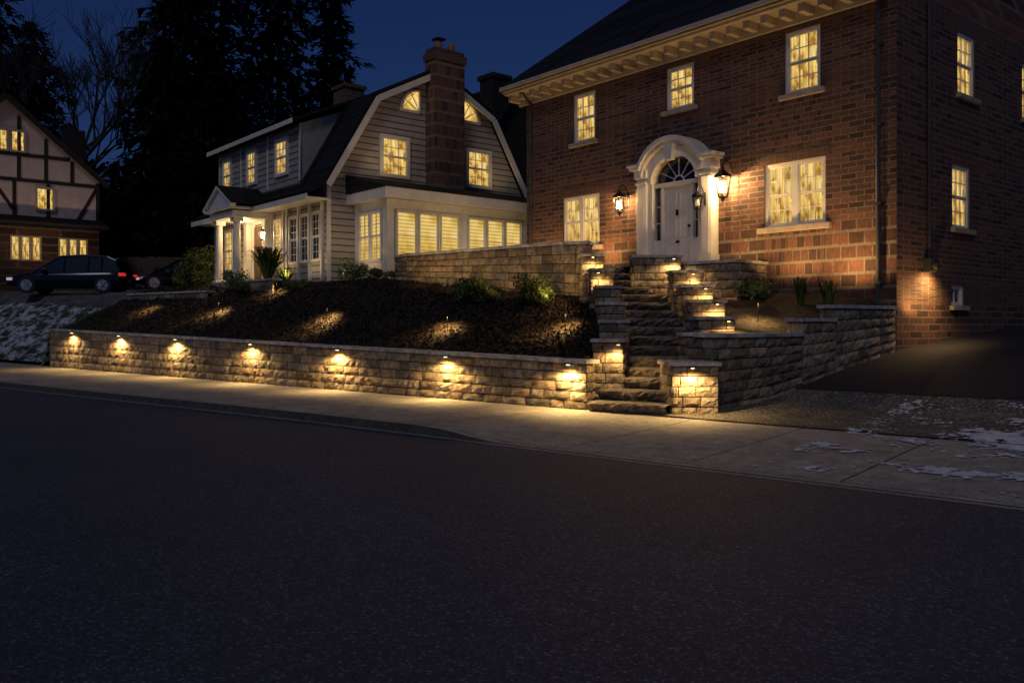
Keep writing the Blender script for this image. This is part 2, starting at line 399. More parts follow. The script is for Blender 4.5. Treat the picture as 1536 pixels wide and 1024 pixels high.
for sx in (-1,1):
    u0,u1=(.50,.72) if sx>0 else (-.72,-.50)
    fb(mb,FF,u0,u1,3.0,3.7,.004,.10)
    fb(mb,FF,u0+.03,u1-.03,3.72,4.98,.004,.05,2)
    for z in (4.13,4.55): fb(mb,FF,u0+.02,u1-.02,z-.012,z+.012,.05,.075)
fan=[(0,5.12)]+arc(.66,5.12,16,0,180,.56)
prism(mb,FF,fan,.004,.03,2)
for a in (30,60,90,120,150): bar(mb,FF,(.15*math.cos(math.radians(a)),5.12+.15*math.sin(math.radians(a))),(.68*math.cos(math.radians(a)),5.12+.58*math.sin(math.radians(a))),.02,.03,.05)
ring(mb,FF,arc(.17,5.12,10),arc(.14,5.12,10),.03,.055)
fb(mb,FF,-.06,.06,3.60,3.66,.09,.10,1); fb(mb,FF,-.03,.03,4.28,4.42,.09,.13,1); mb.cyl((.37,-.07,4.0),(.37,-.14,4.0),.03,.035,8,1)
mb.finish('door_and_surround',['white','black','dglass'],bh,bevel=.006)
mb=MB(); fb(mb,FF,-1.5,1.5,2.80,2.98,-.0,1.1); mb.finish('door_step',['sillstone'],bh,bevel=.02)
lantern('wall_lantern_a',bh,(-1.72,-.34,4.72),1.3,80)
lantern('wall_lantern_b',bh,(1.55,-.36,4.78),1.55,210)
lantern('wall_lantern_c',bh,(1.02,-.62,4.45),1.0,0)
mb=MB()
def pipe(F,u,z0,z1,r=.05):
    p=fp(F,u,z0,.08); q=fp(F,u,z1,.08); mb.cyl(p,q,r,r,10)
    z=z0+.4
    while z<z1: fb(mb,F,u-.08,u+.08,z,z+.05,0,.14); z+=1.6
    mb.cyl(fp(F,u,z1,.08),fp(F,u,z1+.35,.5),r,r,8)
pipe(FF,5.12,2.0,8.1); pipe(FF,-5.55,3.0,8.1)
mb.cyl(fp(FS,1.28,2.85,.06),fp(FS,1.28,8.3,.06),.04,.04,8)
fb(mb,FS,1.12,1.46,2.68,2.95,.0,.16); mb.cyl(fp(FS,1.3,2.8,.16),fp(FS,1.3,2.8,.24),.09,.08,12)
mb.finish('downspouts',['drain'],bh)
WA=(1,.60,.22)
lamp('side_light','SPOT',(XR+.42,1.3,2.62),110,WA,bh,(-.6,-.1,-1),.05,150,.9)
lamp('side_uplight','SPOT',(XR+.45,.45,1.75),50,WA,bh,(-.45,.2,1),.05,140,.9)
lamp('uplight_a','SPOT',(4.6,-.75,2.5),125,WA,bh,(0,.6,1),.04,155,.9)
lamp('uplight_d','SPOT',(3.3,-.75,2.65),90,WA,bh,(0,.6,1),.04,155,.9)
lamp('uplight_b','SPOT',(2.0,-.75,2.95),85,WA,bh,(0,.6,1),.04,155,.9)
lamp('uplight_c','SPOT',(-2.3,-.7,3.2),90,WA,bh,(0,.6,1),.04,150,.9)
lamp('uplight_e','SPOT',(-4.8,-.7,3.2),70,WA,bh,(0,.6,1),.04,150,.9)

# ============================================================ GAMBREL HOUSE
gh=group('gambrel_house',(-5.82,27.0,0),HR)
GW=8.24; GL=9.5
GS=('x',0.0); GF=('y',0.0)
mb=MB()
pts=[(0,2.2),(GW,2.2),(GW,6.0),(6.49,8.98),(4.12,10.2),(1.75,8.98),(0,6.0)]
ffill(mb,GS,pts,0,0); mb.face([(-GL,u,z) for u,z in pts][::-1])
mb.face([(-GL,0,2.2),(0,0,2.2),(0,0,6.0),(-GL,0,6.0)]); mb.face([(-GL,GW,2.2),(0,GW,2.2),(0,GW,6.0),(-GL,GW,6.0)])
dy=-.08
mb.face([(-8.7,dy,6.0),(-1.7,dy,6.0),(-1.7,dy,8.2),(-8.7,dy,8.2)])
for x in (-8.7,-1.7): mb.face([(x,dy,6.0),(x,1.75,8.9),(x,1.8,8.95),(x,dy,8.2)])
glo=lambda z: interp(z,[(6.0,0),(8.98,1.75),(10.2,4.11)]); ghi=lambda z: GW-glo(z)
laps(mb,GS,glo,ghi,2.4,10.15)
laps(mb,('y',dy),lambda z:-8.68,lambda z:-1.72,6.0,8.18)
laps(mb,GF,lambda z:-GL+.02,lambda z:-.01,2.4,5.5)
mb.finish('walls',['siding','lapshade'],gh)
mb=MB()
ov=.28
rp=[(-.78,5.60),(-.10,5.98),(1.70,9.06),(4.12,10.32),(6.54,9.06),(8.34,5.98),(9.02,5.60)]
for p,q in zip(rp,rp[1:]):
    x0,x1=-GL-ov,ov
    n=(Vector((0,q[0]-p[0],q[1]-p[1]))).normalized(); up=Vector((0,-n.z,n.y))*.10
    a=Vector((x1,p[0],p[1]));b=Vector((x1,q[0],q[1]));c=Vector((x0,q[0],q[1]));d=Vector((x0,p[0],p[1]))
    mb.idx([a,b,c,d,a+up,b+up,c+up,d+up],[(4,5,6,7),(0,1,5,4),(1,2,6,5),(2,3,7,6),(3,0,4,7),(3,2,1,0)])
y0_,y1_=dy-.38,3.4
mb.idx([(-8.95,y0_,8.18),(-1.45,y0_,8.18),(-1.45,y1_,9.85),(-8.95,y1_,9.85),(-8.95,y0_,8.28),(-1.45,y0_,8.28),(-1.45,y1_,9.95),(-8.95,y1_,9.95)],[(4,5,6,7),(0,1,5,4),(1,2,6,5),(2,3,7,6),(3,0,4,7),(3,2,1,0)])
mb.finish('gambrel_roof',['roof'],gh)
mb=MB()
def rakeline(p,q): bar(mb,('x',ov-.02),p,q,.20,-.03,.035)
rk=[(-.08,5.92),(1.72,8.92),(4.12,10.17),(6.52,8.92),(8.32,5.92)]
for p,q in zip(rk,rk[1:]): rakeline(p,q)
mb.box(-8.95,-1.45,dy-.42,dy-.375,8.12,8.27)
for x in (-8.7,-6.6,-4.25,-1.74): mb.box(x,x+.1,dy-.03,dy-.002,6.3,8.17)
mb.box(-GL-.2,.25,-.84,-.78,5.42,5.60); mb.box(-GL-.2,.25,-.78,-.02,5.48,5.52)
fb(mb,GS,-.0,.14,2.2,6.0,.0,.03)
SX=2.0
mb.box(-.3,SX+.35,.75,GW+.6,5.42,5.50); mb.box(SX+.30,SX+.36,.70,GW+.6,5.40,5.72); mb.box(0,SX+.30,.70,.76,5.40,5.72)
mb.finish('trim',['white'],gh,bevel=.008)
mb=MB()
mb.face([(SX+.38,.66,5.73),(SX+.38,GW+.6,5.73),(0,GW+.6,6.35),(0,.66,6.35)]); mb.face([(0,.66,5.73),(SX+.38,.66,5.73),(0,.66,6.35)])
mb.finish('sunroom_roof',['roof'],gh)
FSX=('x',SX); FSL=('y',1.0)
mb=MB()
mb.box(0,SX,1.0,GW,2.4,5.42,0)
for u in (1.0,3.72,6.35,GW-.18): fb(mb,FSX,u,u+.18,2.5,5.41,0,.06)
fb(mb,FSX,1.18,GW-.2,5.12,5.41,0,.04); fb(mb,FSX,1.18,GW-.2,3.42,3.52,0,.07)
fb(mb,FSL,0.05,SX,5.12,5.41,0,.04); fb(mb,FSL,1.82,SX+.06,2.5,5.41,.0,.06); fb(mb,FSL,.2,1.82,3.42,3.5,0,.06)
for k in range(3): 
    u=1.3+.8*k; fb(mb,FSX,u,u+.04,2.75,3.35,0,.03); fb(mb,FSX,u+.65,u+.69,2.75,3.35,0,.03)
mb.finish('sunroom_walls',['white'],gh)
mb=MB()
for (a,b,n) in ((1.25,3.70,3),(3.98,6.32,3),(6.6,7.9,2)):
    for k in range(n):
        sash(mb,FSX,lerp(a,b,k/n)+.01,lerp(a,b,(k+1)/n)-.01,3.53,5.11,.03,1,2,.05,1,False)
for k in range(2): sash(mb,FSL,.35+.7*k,1.03+.7*k,3.55,5.1,.03,2,2,.05,1,True)
mb.finish('sunroom_windows',['white','blind'],gh)
mb=MB()
for u in (2.47,5.98): sash(mb,GS,u-.58,u+.58,6.45,7.85,.04,3,2,.11)
for (u,w) in ((-3.0,.98),(-5.5,.85),(-7.8,.85)): sash(mb,('y',dy),u-w/2,u+w/2,6.62,7.9,.04,3,2,.10)
for sgn,u0 in ((1,3.45),(-1,5.25)):
    a=[(u0-sgn*.80*math.cos(math.radians(t)),8.72+.80*math.sin(math.radians(t))) for t in range(0,91,9)]
    a2=[(u0-sgn*.67*math.cos(math.radians(t)),8.79+.67*math.sin(math.radians(t))) for t in range(0,91,9)]
    prism(mb,GS,[(u0,8.79)]+a2,.01,.03,1)
    ring(mb,GS,a,a2,0,.07); fb(mb,GS,min(u0,u0-sgn*.80),max(u0,u0-sgn*.80),8.72,8.80,0,.075); fb(mb,GS,u0-.03,u0+.03,8.80,9.5,0,.074)
    for t in (30,60): bar(mb,GS,(u0,8.79),(u0-sgn*.67*math.cos(math.radians(t)),8.79+.67*math.sin(math.radians(t))),.025,.03,.05)
mb.finish('windows',['white','pane'],gh)
mb=MB()
for (a,b) in ((-.95,-.30),(-1.75,-1.1),(-2.55,-1.9)): sash(mb,GF,a,b,3.6,5.2,.04,2,3,.07,1,True)
for u in (-1.05,-1.85,-2.7,-3.0,-3.95,-.2): fb(mb,GF,u-.04,u+.04,3.0,5.45,0,.10)
mb.finish('porch_windows',['white','dglass'],gh)
mb=MB(); sash(mb,GF,-3.75,-3.12,3.6,5.2,.04,2,3,.07,1,True); sash(mb,GF,-8.2,-7.4,3.6,5.2,.04,2,3,.07,1,True); mb.finish('front_windows',['white','pane'],gh)
mb=MB(); mb.box(.003,.55,3.72,4.98,5.9,10.75); mb.box(-.05,.60,3.66,5.04,10.55,10.80); mb.box(-.0,.55,3.74,4.96,10.80,10.95)
mb.finish('chimney',['chimbrick'],gh)
mb=MB()
for u in (4.05,4.6): mb.cyl((.28,u,10.95),(.28,u,11.25),.15,.12,12)
mb.box(.10,.46,3.9,4.25,11.28,11.33,1)
mb.finish('chimney_pots',['terracotta','black'],gh)
mb=MB(); mb.box(-8.2,-7.2,4.6,5.5,9.5,11.4); mb.box(-8.28,-7.12,4.52,5.58,11.4,11.55); mb.finish('rear_chimney',['chimbrick'],gh)
mb=MB()
px0,px1,py=-5.95,-4.05,-1.35
mb.box(px0-.2,px1+.2,py-.2,-.02,2.3,3.05,1)
mb.box(px0-.1,px1+.1,py-.1,-.02,5.25,5.47)
mb.box(px0-.25,px1+.25,py-.25,-.86,5.523,5.60)
for x in (px0+.15,px1-.15):
    mb.cyl((x,py+.15,3.15),(x,py+.15,5.10),.14,.115,16)
    mb.box(x-.18,x+.18,py-.03,py+.33,3.05,3.15); mb.box(x-.17,x+.17,py-.02,py+.32,5.10,5.25)
    mb.box(x-.14,x+.14,-.25,-.02,3.05,5.25)
PF=('y',py-.2)
cx=(px0+px1)/2
prism(mb,PF,[(px0-.25,5.60),(px1+.25,5.60),(cx,6.25)],-.1,-.05)
for s_ in (px0-.35,px1+.35): bar(mb,PF,(s_,5.62),(cx,6.34),.11,-.12,.06)
mb.finish('portico',['white','sillstone'],gh,bevel=.006)
mb=MB()
for s_ in (-1,1):
    ex=cx+s_*(.95+.42)
    mb.face([(ex,py-.28,5.66),(cx,py-.28,6.42),(cx,.4,6.42),(ex,.4,5.66)])
mb.finish('portico_roof',['roof'],gh)
mb=MB(); fb(mb,GF,-5.45,-4.55,3.05,5.1,0.02,.05,0); fb(mb,GF,-5.55,-5.45,3.05,5.2,0,.08,1); fb(mb,GF,-4.55,-4.45,3.05,5.2,0,.08,1); fb(mb,GF,-5.55,-4.45,5.203,5.24,0,.08,1)
mb.finish('front_door',['wood','white'],gh)
lantern('porch_lantern',gh,(-4.2,-.3,4.7),.9,30)
GC=(1,.68,.34)
lamp('porch_light','POINT',(-5.0,-.7,4.95),40,GC,gh,None,.08)
lamp('porch_uplight_a','SPOT',(-2.9,-1.2,3.0),70,GC,gh,(0,.5,1),.05,130)
lamp('porch_uplight_b','SPOT',(-.6,-1.2,3.0),45,GC,gh,(0,.5,1),.05,130)
lamp('porch_uplight_c','SPOT',(-6.6,-1.4,3.0),70,GC,gh,(.3,.4,1),.05,130)
lamp('sunroom_uplight','SPOT',(1.4,-.1,3.0),36,GC,gh,(0,.5,1),.05,130)
lamp('sunroom_uplight_b','SPOT',(3.8,3.8,3.1),60,GC,gh,(-.6,0,1),.05,150)
lamp('gable_fill_a','SPOT',(1.0,1.8,6.45),13,GC,gh,(-.5,0,1),.06,150,.9)  # added warm fill pair to brighten the gable siding, no fixtures
lamp('gable_fill_b','SPOT',(1.0,6.7,6.45),13,GC,gh,(-.5,0,1),.06,150,.9)

# ============================================================ TUDOR HOUSE
th=group('tudor_house',(-21.6,45.0,0),HR)
TF=('x',0.0)
mb=MB()
mb.box(-7,0,-8.6,0,2.0,6.7,0)
mb.finish('brick_base',['brick'],th)
mb=MB()
gp=[(-8.6,6.7),(0,6.7),(0,9.0),(-4.3,12.7),(-8.6,9.0)]
ffill(mb,TF,gp,.0,0); mb.face([(-7,0,6.7),(0,0,6.7),(0,0,9.0),(-7,0,9.0)]); mb.finish('stucco_wall',['stucco'],th)
mb=MB()
for (p,q) in (((-8.6,6.8),(0,6.8)),((-8.6,8.75),(0,8.75)),((-7.3,10.0),(-1.4,10.0)),((-6.2,8.75),(-6.2,10.9)),((-4.9,8.75),(-4.9,11.9)),((-3.7,8.75),(-3.7,11.9)),((-2.5,8.75),(-2.5,10.9)),((-1.3,8.75),(-1.3,9.9)),((-5.2,6.8),(-5.2,8.75)),((-3.9,6.8),(-3.9,8.75)),((-2.4,6.8),(-2.4,8.75)),((-.08,6.7),(-.08,8.9)),((-1.1,6.8),(-.1,8.7)),((-3.9,7.2),(-4.9,8.7))):
    bar(mb,TF,p,q,.17,.002,.05+.001*p[0])
for s_ in (0,-8.6): bar(mb,('x',.35),(s_+(.35 if s_==0 else -.35),8.75),(-4.3,12.75),.28,0,.06)
mb.box(.0,1.2,-8.8,.15,6.45,6.6)
mb.finish('timber_framing',['timber'],th)
mb=MB()
for s_ in (.4,-9.0):
    mb.face([(-7.4,s_,8.72),(.4,s_,8.72),(.4,-4.3,12.9),(-7.4,-4.3,12.9)])
mb.face([(1.25,-8.8,6.4),(1.25,.2,6.4),(0,.2,7.0),(0,-8.8,7.0)])
mb.finish('roof',['roof'],th)
mb=MB(); mb.box(-3,-2,-1.2,-.2,9,12.0); mb.finish('chimney',['timber'],th)
mb=MB()
for (a,b) in ((-4.1,-2.7),(-1.95,-.55)):
    for k in range(3): sash(mb,TF,lerp(a,b,k/3),lerp(a,b,(k+1)/3)-.01,4.75,6.0,.04,2,3,.05,1,False)
sash(mb,TF,-3.0,-2.55+.45,7.3,8.5,.06,2,2,.08,1,False)
for k in range(2): sash(mb,TF,-4.85+.75*k,-4.15+.75*k,10.1,11.2,.06,2,2,.07,1,False)
mb.finish('windows',['cream','pane'],th)
lamp('garden_uplight','SPOT',(4.5,-3.0,4.0),190,(1,.7,.45),th,(-.8,0,1),.1,110,.8)

# ============================================================ BACKGROUND HOUSE (dark)
kh=group('shingle_house',(-2.2,38.5,0),HR)
mb=MB()
mb.face([(0,0,3),(0,7,3),(0,7,8.2),(0,3.5,13.0),(0,0,8.2)]); mb.box(-8,-.01,0.01,6.99,3,8.2)
mb.finish('walls',['timber'],kh)
mb=MB()
for s_ in (-.4,7.4): mb.face([(-8,s_,7.8),(.4,s_,7.8),(.4,3.5,13.3),(-8,3.5,13.3)])
mb.finish('roof',['roof'],kh)
mb=MB(); mb.box(-1.6,-.6,2.2,3.2,11,13.2); mb.box(-1.7,-.5,2.1,3.3,13.2,13.4); mb.finish('chimney',['timber'],kh)

# ============================================================ STREET
SR=math.atan2(-.655,.755)
W0=Vector((1.28,14.8))
def S2W(x,y): return (W0.x+.755*x+.655*y, W0.y-.655*x+.755*y)
def W2S(X,Y):
    dx,dy_=X-W0.x,Y-W0.y; return (.755*dx-.655*dy_, .655*dx+.755*dy_)
def gut(x): return -3.5-.55*sm(clamp((-x-1)/15)) if x<-1 else -3.5
mb=MB(); mb.face([(-600,-600,-.06),(600,-600,-.06),(600,600,-.06),(-600,600,-.06)]); mb.finish('ground',['mulch'])
street=(W0.x,W0.y,0)
def strip(name,mat,x0,x1,step,ya,yb,za,zb,ny=1):
    mb=MB(); n=int((x1-x0)/step); vs=[]
    for i in range(n+1):
        x=lerp(x0,x1,i/n)
        for j in range(ny+1): t=j/ny; vs.append((x,lerp(ya(x),yb(x),t),lerp(za(x),zb(x),t)))
    fs=[(i*(ny+1)+j,(i+1)*(ny+1)+j,(i+1)*(ny+1)+j+1,i*(ny+1)+j+1) for i in range(n) for j in range(ny)]
    mb.idx(vs,fs); ob=mb.finish(name,[mat]); ob.location=street; ob.rotation_euler=(0,0,SR); return ob
strip('road','road',-90,60,2,lambda x:-14.5,lambda x:gut(x)+.02,lambda x:0,lambda x:0)
strip('gutter','conc',-90,60,1,lambda x:gut(x)-.07,lambda x:gut(x)+.03,lambda x:.004,lambda x:.006)
def curb_h(x): return .016+.12*sm((1.2-x)/1.6)
mb=MB(); x=-70.0
while x<40:
    x1=x+.5; g0,g1=gut(x),gut(x1); h0,h1=curb_h(x),curb_h(x1)
    mb.idx([(x,g0,-.05),(x1,g1,-.05),(x1,g1+.16,-.05),(x,g0+.16,-.05),(x,g0+.02,h0),(x1,g1+.02,h1),(x1,g1+.16,h1),(x,g0+.16,h0)],[(4,5,6,7),(2,3,7,6)],0)
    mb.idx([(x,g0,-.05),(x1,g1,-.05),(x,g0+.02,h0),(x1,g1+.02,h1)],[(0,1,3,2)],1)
    x=x1
ob=mb.finish('kerb',['conc','kerbface']); ob.location=street; ob.rotation_euler=(0,0,SR)
mb=MB(); x=-60.44
gap=.010
while x<30:
    L_=1.75 if x>=1.9 else 2.5
    x1=x+L_
    n=4
    for i in range(n):
        a=lerp(x+gap,x1-gap,i/n); b_=lerp(x+gap,x1-gap,(i+1)/n)
        ya0,ya1=gut(a)+.168,gut(b_)+.168
        for j in range(4):
            t0,t1=j/4,(j+1)/4
            mb.face([(a,lerp(ya0,.25,t0),lerp(curb_h(a)+.002,.12,t0)),(b_,lerp(ya1,.25,t0),lerp(curb_h(b_)+.002,.12,t0)),(b_,lerp(ya1,.25,t1),lerp(curb_h(b_)+.002,.12,t1)),(a,lerp(ya0,.25,t1),lerp(curb_h(a)+.002,.12,t1))])
    x=x1
ob=mb.finish('pavement',['conc']); ob.location=street; ob.rotation_euler=(0,0,SR)
strip('pavement_bed','mulch',-60,30,.25,lambda x:gut(x)+.16,lambda x:.25,lambda x:curb_h(x)-.014,lambda x:.10)
ZD=[(0,.13),(1,.145),(2.3,.27),(4,.68),(5.9,1.06),(11,1.53),(30,2.5),(60,4)]
def dz(y): return interp(y,ZD)
def grid(name,mat,y0,y1,ny,xa,xb,nx,zf,colf=None):
    mb=MB(); vs=[]
    for j in range(ny+1):
        y=lerp(y0,y1,j/ny)
        for i in range(nx+1):
            x=lerp(xa(y),xb(y),i/nx); vs.append((x,y,zf(x,y)))
    for j in range(ny):
        for i in range(nx):
            a=j*(nx+1)+i; f=(a,a+1,a+nx+2,a+nx+1)
            mb.f.append(f); mb.m.append(0); mb.c.append(colf(vs[a][0],vs[a][1]) if colf else (1,1,1))
    mb.v=vs; ob=mb.finish(name,[mat],smooth=True); ob.location=street; ob.rotation_euler=(0,0,SR); return ob
grid('gravel_apron','gravel',0.0,3.0,20,lambda y:1.35+.28*y,lambda y:9.5,40,lambda x,y:dz(y)+.004+.01*nz(x*2,y*2))
grid('driveway','drive',2.98,45,80,lambda y:1.35+.28*y,lambda y:9.0,20,lambda x,y:dz(y)+.016)
def rightlawn(x,y): return dz(y)+.05*sm((x-9.2)/1)+.03*nz(x,y)
grid('lawn_verge','yard',0.12,40,60,lambda y:8.9 if y>3 else 9.4,lambda y:45,60,rightlawn,lambda x,y:(0,1,1.0))
mb=MB(); s_=.045
def snowz(x,y):
    return (lerp(.018,.12,clamp((y+3.33)/3.58)) if y<0.02 else dz(y)+.004)
for i in range(int(6/s_)):
    for j in range(int(6.0/s_)):
        x=4.4+i*s_; y=-3.1+j*s_
        e=interp(y,[(-3.1,7.2),(-2.0,6.5),(-.8,6.3),(-.2,5.3),(.8,4.9),(1.6,6.1),(2.9,7.0)])
        d=sm((x-e)/1.5)
        v=.8*nz(x*1.2,y*1.6,3)+.5*nz(x*3,y*4,5)+.6*nz(x*9,y*11,9)+.4*nz(x*22,y*24,2)
        if v+d*.8>.42:
            def zz(a,b): return snowz(a,b)+.012+.012*nz(a*8,b*8,2)
            mb.face([(x,y,zz(x,y)),(x+s_,y,zz(x+s_,y)),(x+s_,y+s_,zz(x+s_,y+s_)),(x,y+s_,zz(x,y+s_))])
ob=mb.finish('snow_patch',['snow'],smooth=True); ob.location=street; ob.rotation_euler=(0,0,SR)

# yard
Pp=[(-80,4),(-38,3.2),(-31,2.85),(-28,2.78),(-22,2.95),(-12,2.92),(-8.5,2.78),(-2.8,2.2),(0,2.0)]
Dp=[(-60,5),(-31,3.0),(-24,3.6),(-12,4.4),(-8.5,3.6),(-2.8,3.7)]
def wall_top(x): return .98+(1.44-.98)*clamp(-x/22.9)
def yard_h(x,y):
    f=sm((-23.0-x)/.7)
    z0=(wall_top(x)-.10)*(1-f)+.10*f
    P=interp(x,Pp); D=interp(x,Dp); t=clamp(y/D)
    z=z0+(P-z0)*(t*.8+.2*sm(t))
    if y>D: z+= .05*(y-D)
    if y>26: z+=.28*(min(y,75)-26)
    amp=.10 if t<1 else .02
    if y>.5: z+=(amp*nz(x*.9,y*.9,1)+.05*nz(x*3,y*3,4))*sm((y-.5)/.6)
    return z
def yard_col(x,y):
    g=sm((-22.2-x)/1.0) if y<9 else 1.0
    a=0
    if x<-23 and 2.3<y<13: a=sm((y-2.4)/.4)*sm((-23.5-x)/.8)
    sn=sm((-22.5-x)/1.0)*(1 if y<2.6 else .35)
    if a>.5: sn=.15
    if x>-23 and y<9: sn=0
    return (a,g,sn)
def xr(y): return -.55*y-.02 if y<4.6 else -2.55
grid('flower_bed','yard',.06,6.4,70,lambda y:-24.0,xr,260,yard_h,yard_col)
grid('lawn','yard',.20,6.4,48,lambda y:-75,lambda y:-23.98,200,yard_h,yard_col)
grid('hillside','yard',6.38,110,80,lambda y:-110,lambda y:-2.6,90,yard_h,yard_col)
def hill2(x,y): return 1.2+.28*max(0,min(y,75)-26)+.05*y
grid('rear_hill','yard',20,110,30,lambda y:-2.7,lambda y:120,30,hill2,lambda x,y:(0,1,0))
mb=MB()
for k in range(22000):
    y=U(.15,4.3); x=-(R()**1.5)*22+xr(y)
    z=yard_h(x,y)+.012
    a=U(0,6.28); l=U(.02,.07); w=U(.008,.02); ca,sa=math.cos(a),math.sin(a); t=U(-.04,.05)
    mb.face([(x-ca*l-sa*w,y-sa*l+ca*w,z-t),(x+ca*l-sa*w,y+sa*l+ca*w,z+t),(x+ca*l+sa*w,y+sa*l-ca*w,z+t+.004),(x-ca*l+sa*w,y-sa*l-ca*w,z-t+.004)])
ob=mb.finish('mulch',['mulch']); ob.location=street; ob.rotation_euler=(0,0,SR)

# ------------------------------------------------------------ block walls
def tone():
    g=U(.50,1.3); w=U(-.08,.10); return (g*(1+w),g,g*(1-w))
def blockface(mb,P,Q,nrm,z0a,z1a,z0b,z1b,bulge=.045,mat=0,gap=.008,nu=4,nv=3):
    col=tone(); P=Vector((P[0],P[1]));Q=Vector((Q[0],Q[1])); L_=(Q-P).length
    if L_<.04: return
    vs=[]; nx,ny=nrm
    for j in range(nv+1):
        v=j/nv
        for i in range(nu+1):
            u=i/nu; uu=(gap+(L_-2*gap)*u)/L_
            p=P.lerp(Q,uu); z=lerp(lerp(z0a,z0b,uu)+gap,lerp(z1a,z1b,uu)-gap,v)
            edge=(i in(0,nu)) or (j in(0,nv))
            d=.012*R() if edge else bulge*U(.35,1.1)
            vs.append((p.x+nx*d,p.y+ny*d,z+(0 if edge else U(-.01,.01))))
    fs=[(j*(nu+1)+i,j*(nu+1)+i+1,(j+1)*(nu+1)+i+1,(j+1)*(nu+1)+i) for j in range(nv) for i in range(nu)]
    mb.idx(vs,fs,mat,col)
    back=-.05
    ring_=[j*(nu+1) for j in range(nv,-1,-1)]+list(range(1,nu+1))+[j*(nu+1)+nu for j in range(1,nv+1)]+[nv*(nu+1)+i for i in range(nu-1,0,-1)]
    rv=[vs[i] for i in ring_]; bv=[(x+nx*back,y+ny*back,z) for x,y,z in rv]; n=len(rv)
    mb.idx(rv+bv,[(k,n+k,n+(k+1)%n,(k+1)%n) for k in range(n)],mat,col)
def blockwall(mb,P,Q,zb,zt,n,lmin=.26,lmax=.55,bulge=.045):
    P=Vector(P);Q=Vector(Q); L_=(Q-P).length; d=(Q-P)/L_; nrm=(d.y,-d.x)
    for k in range(n):
        s=0
        first=True
        while s<L_-1e-4:
            l=U(lmin,lmax)*(U(.4,.9) if first else 1); first=False
            if L_-(s+l)<lmin*.6: l=L_-s
            a,b_=s,min(L_,s+l)
            ta,tb=a/L_,b_/L_
            def zz(t,kk): return lerp(zb(t),zt(t),kk/n)
            blockface(mb,P+d*a,P+d*b_,nrm,zz(ta,k),zz(ta,k+1),zz(tb,k),zz(tb,k+1),bulge)
            s=b_
    a=(P.x-nrm[0]*.03,P.y-nrm[1]*.03); b_=(Q.x-nrm[0]*.03,Q.y-nrm[1]*.03)
    mb.face([(a[0],a[1],zb(0)),(b_[0],b_[1],zb(1)),(b_[0],b_[1],zt(1)),(a[0],a[1],zt(0))],0,(.05,.05,.05))
def caprun(mb,P,Q,z0f,th=.065,out=.05,depth=.34,lmin=.5,lmax=.8,mat=1):
    P=Vector(P);Q=Vector(Q); L_=(Q-P).length; d=(Q-P)/L_; n=Vector((d.y,-d.x)); s=0
    while s<L_-1e-4:
        l=U(lmin,lmax)
        if L_-(s+l)<.3: l=L_-s
        a=P+d*(s+.003); b_=P+d*(s+l-.003); o=out+U(-.008,.008); za=z0f(s/L_)+U(-.002,.003); zb_=z0f((s+l)/L_)+U(-.002,.003)
        g=U(.8,1.15); c=(g,g,g)
        v=[]
        for zt_ in (0,th):
            for p,z in ((a+n*o,za),(b_+n*o,zb_),(b_-n*depth,zb_),(a-n*depth,za)): v.append((p.x,p.y,z+zt_))
        mb.idx(v,[(0,3,2,1),(4,5,6,7),(0,1,5,4),(1,2,6,5),(2,3,7,6),(3,0,4,7)],mat,c)
        s+=l
def pier(mb,x0,x1,y0,y1,z0,z1,course=.17,ang=0):
    c=Vector(((x0+x1)/2,(y0+y1)/2)); ca,sa=math.cos(ang),math.sin(ang)
    def T(x,y): dx,dy_=x-c.x,y-c.y; return Vector((c.x+ca*dx-sa*dy_,c.y+sa*dx+ca*dy_))
    n=max(1,round((z1-.06-z0)/course)); zb=lambda t:z0; zt=lambda t:z1-.06
    A,B,C,D=T(x0,y0),T(x1,y0),T(x1,y1),T(x0,y1)
    for p,q in ((A,B),(B,C),(C,D),(D,A)): blockwall(mb,p,q,zb,zt,n,.22,.42,.032)
    o=.045
    P=[T(x0-o,y0-o),T(x1+o,y0-o),T(x1+o,y1+o),T(x0-o,y1+o)]; v=[(p.x,p.y,z1-.06) for p in P]+[(p.x,p.y,z1) for p in P]
    mb.idx(v,[(0,3,2,1),(4,5,6,7),(0,1,5,4),(1,2,6,5),(2,3,7,6),(3,0,4,7)],1,tone())
WL=22.9
rw=group('lower_retaining_wall')
mb=MB()
Lft=S2W(-WL,0); Rgt=S2W(0,0)
blockwall(mb,Lft,Rgt,lambda t:.10,lambda t:lerp(1.44,.98,t)-.065,5,.28,.6)
e2=S2W(-.25,.75); blockwall(mb,Rgt,e2,lambda t:.10,lambda t:.915,5)
l2=S2W(-WL-.1,2.2); blockwall(mb,l2,Lft,lambda t:lerp(1.3,.1,t),lambda t:1.375,5)
caprun(mb,Lft,(Rgt[0]+.03,Rgt[1]-.03),lambda t:lerp(1.44,.98,t)-.063)
caprun(mb,(Rgt[0],Rgt[1]+.34),e2,lambda t:.918)
caprun(mb,l2,S2W(-WL-.02,.3),lambda t:1.377)
mb.finish('stone_blocks',['stone','cap'],rw)
WC=(1,.63,.23)
mb=MB()
taus=[.014,.146,.2955,.448,.612,.763,.911]
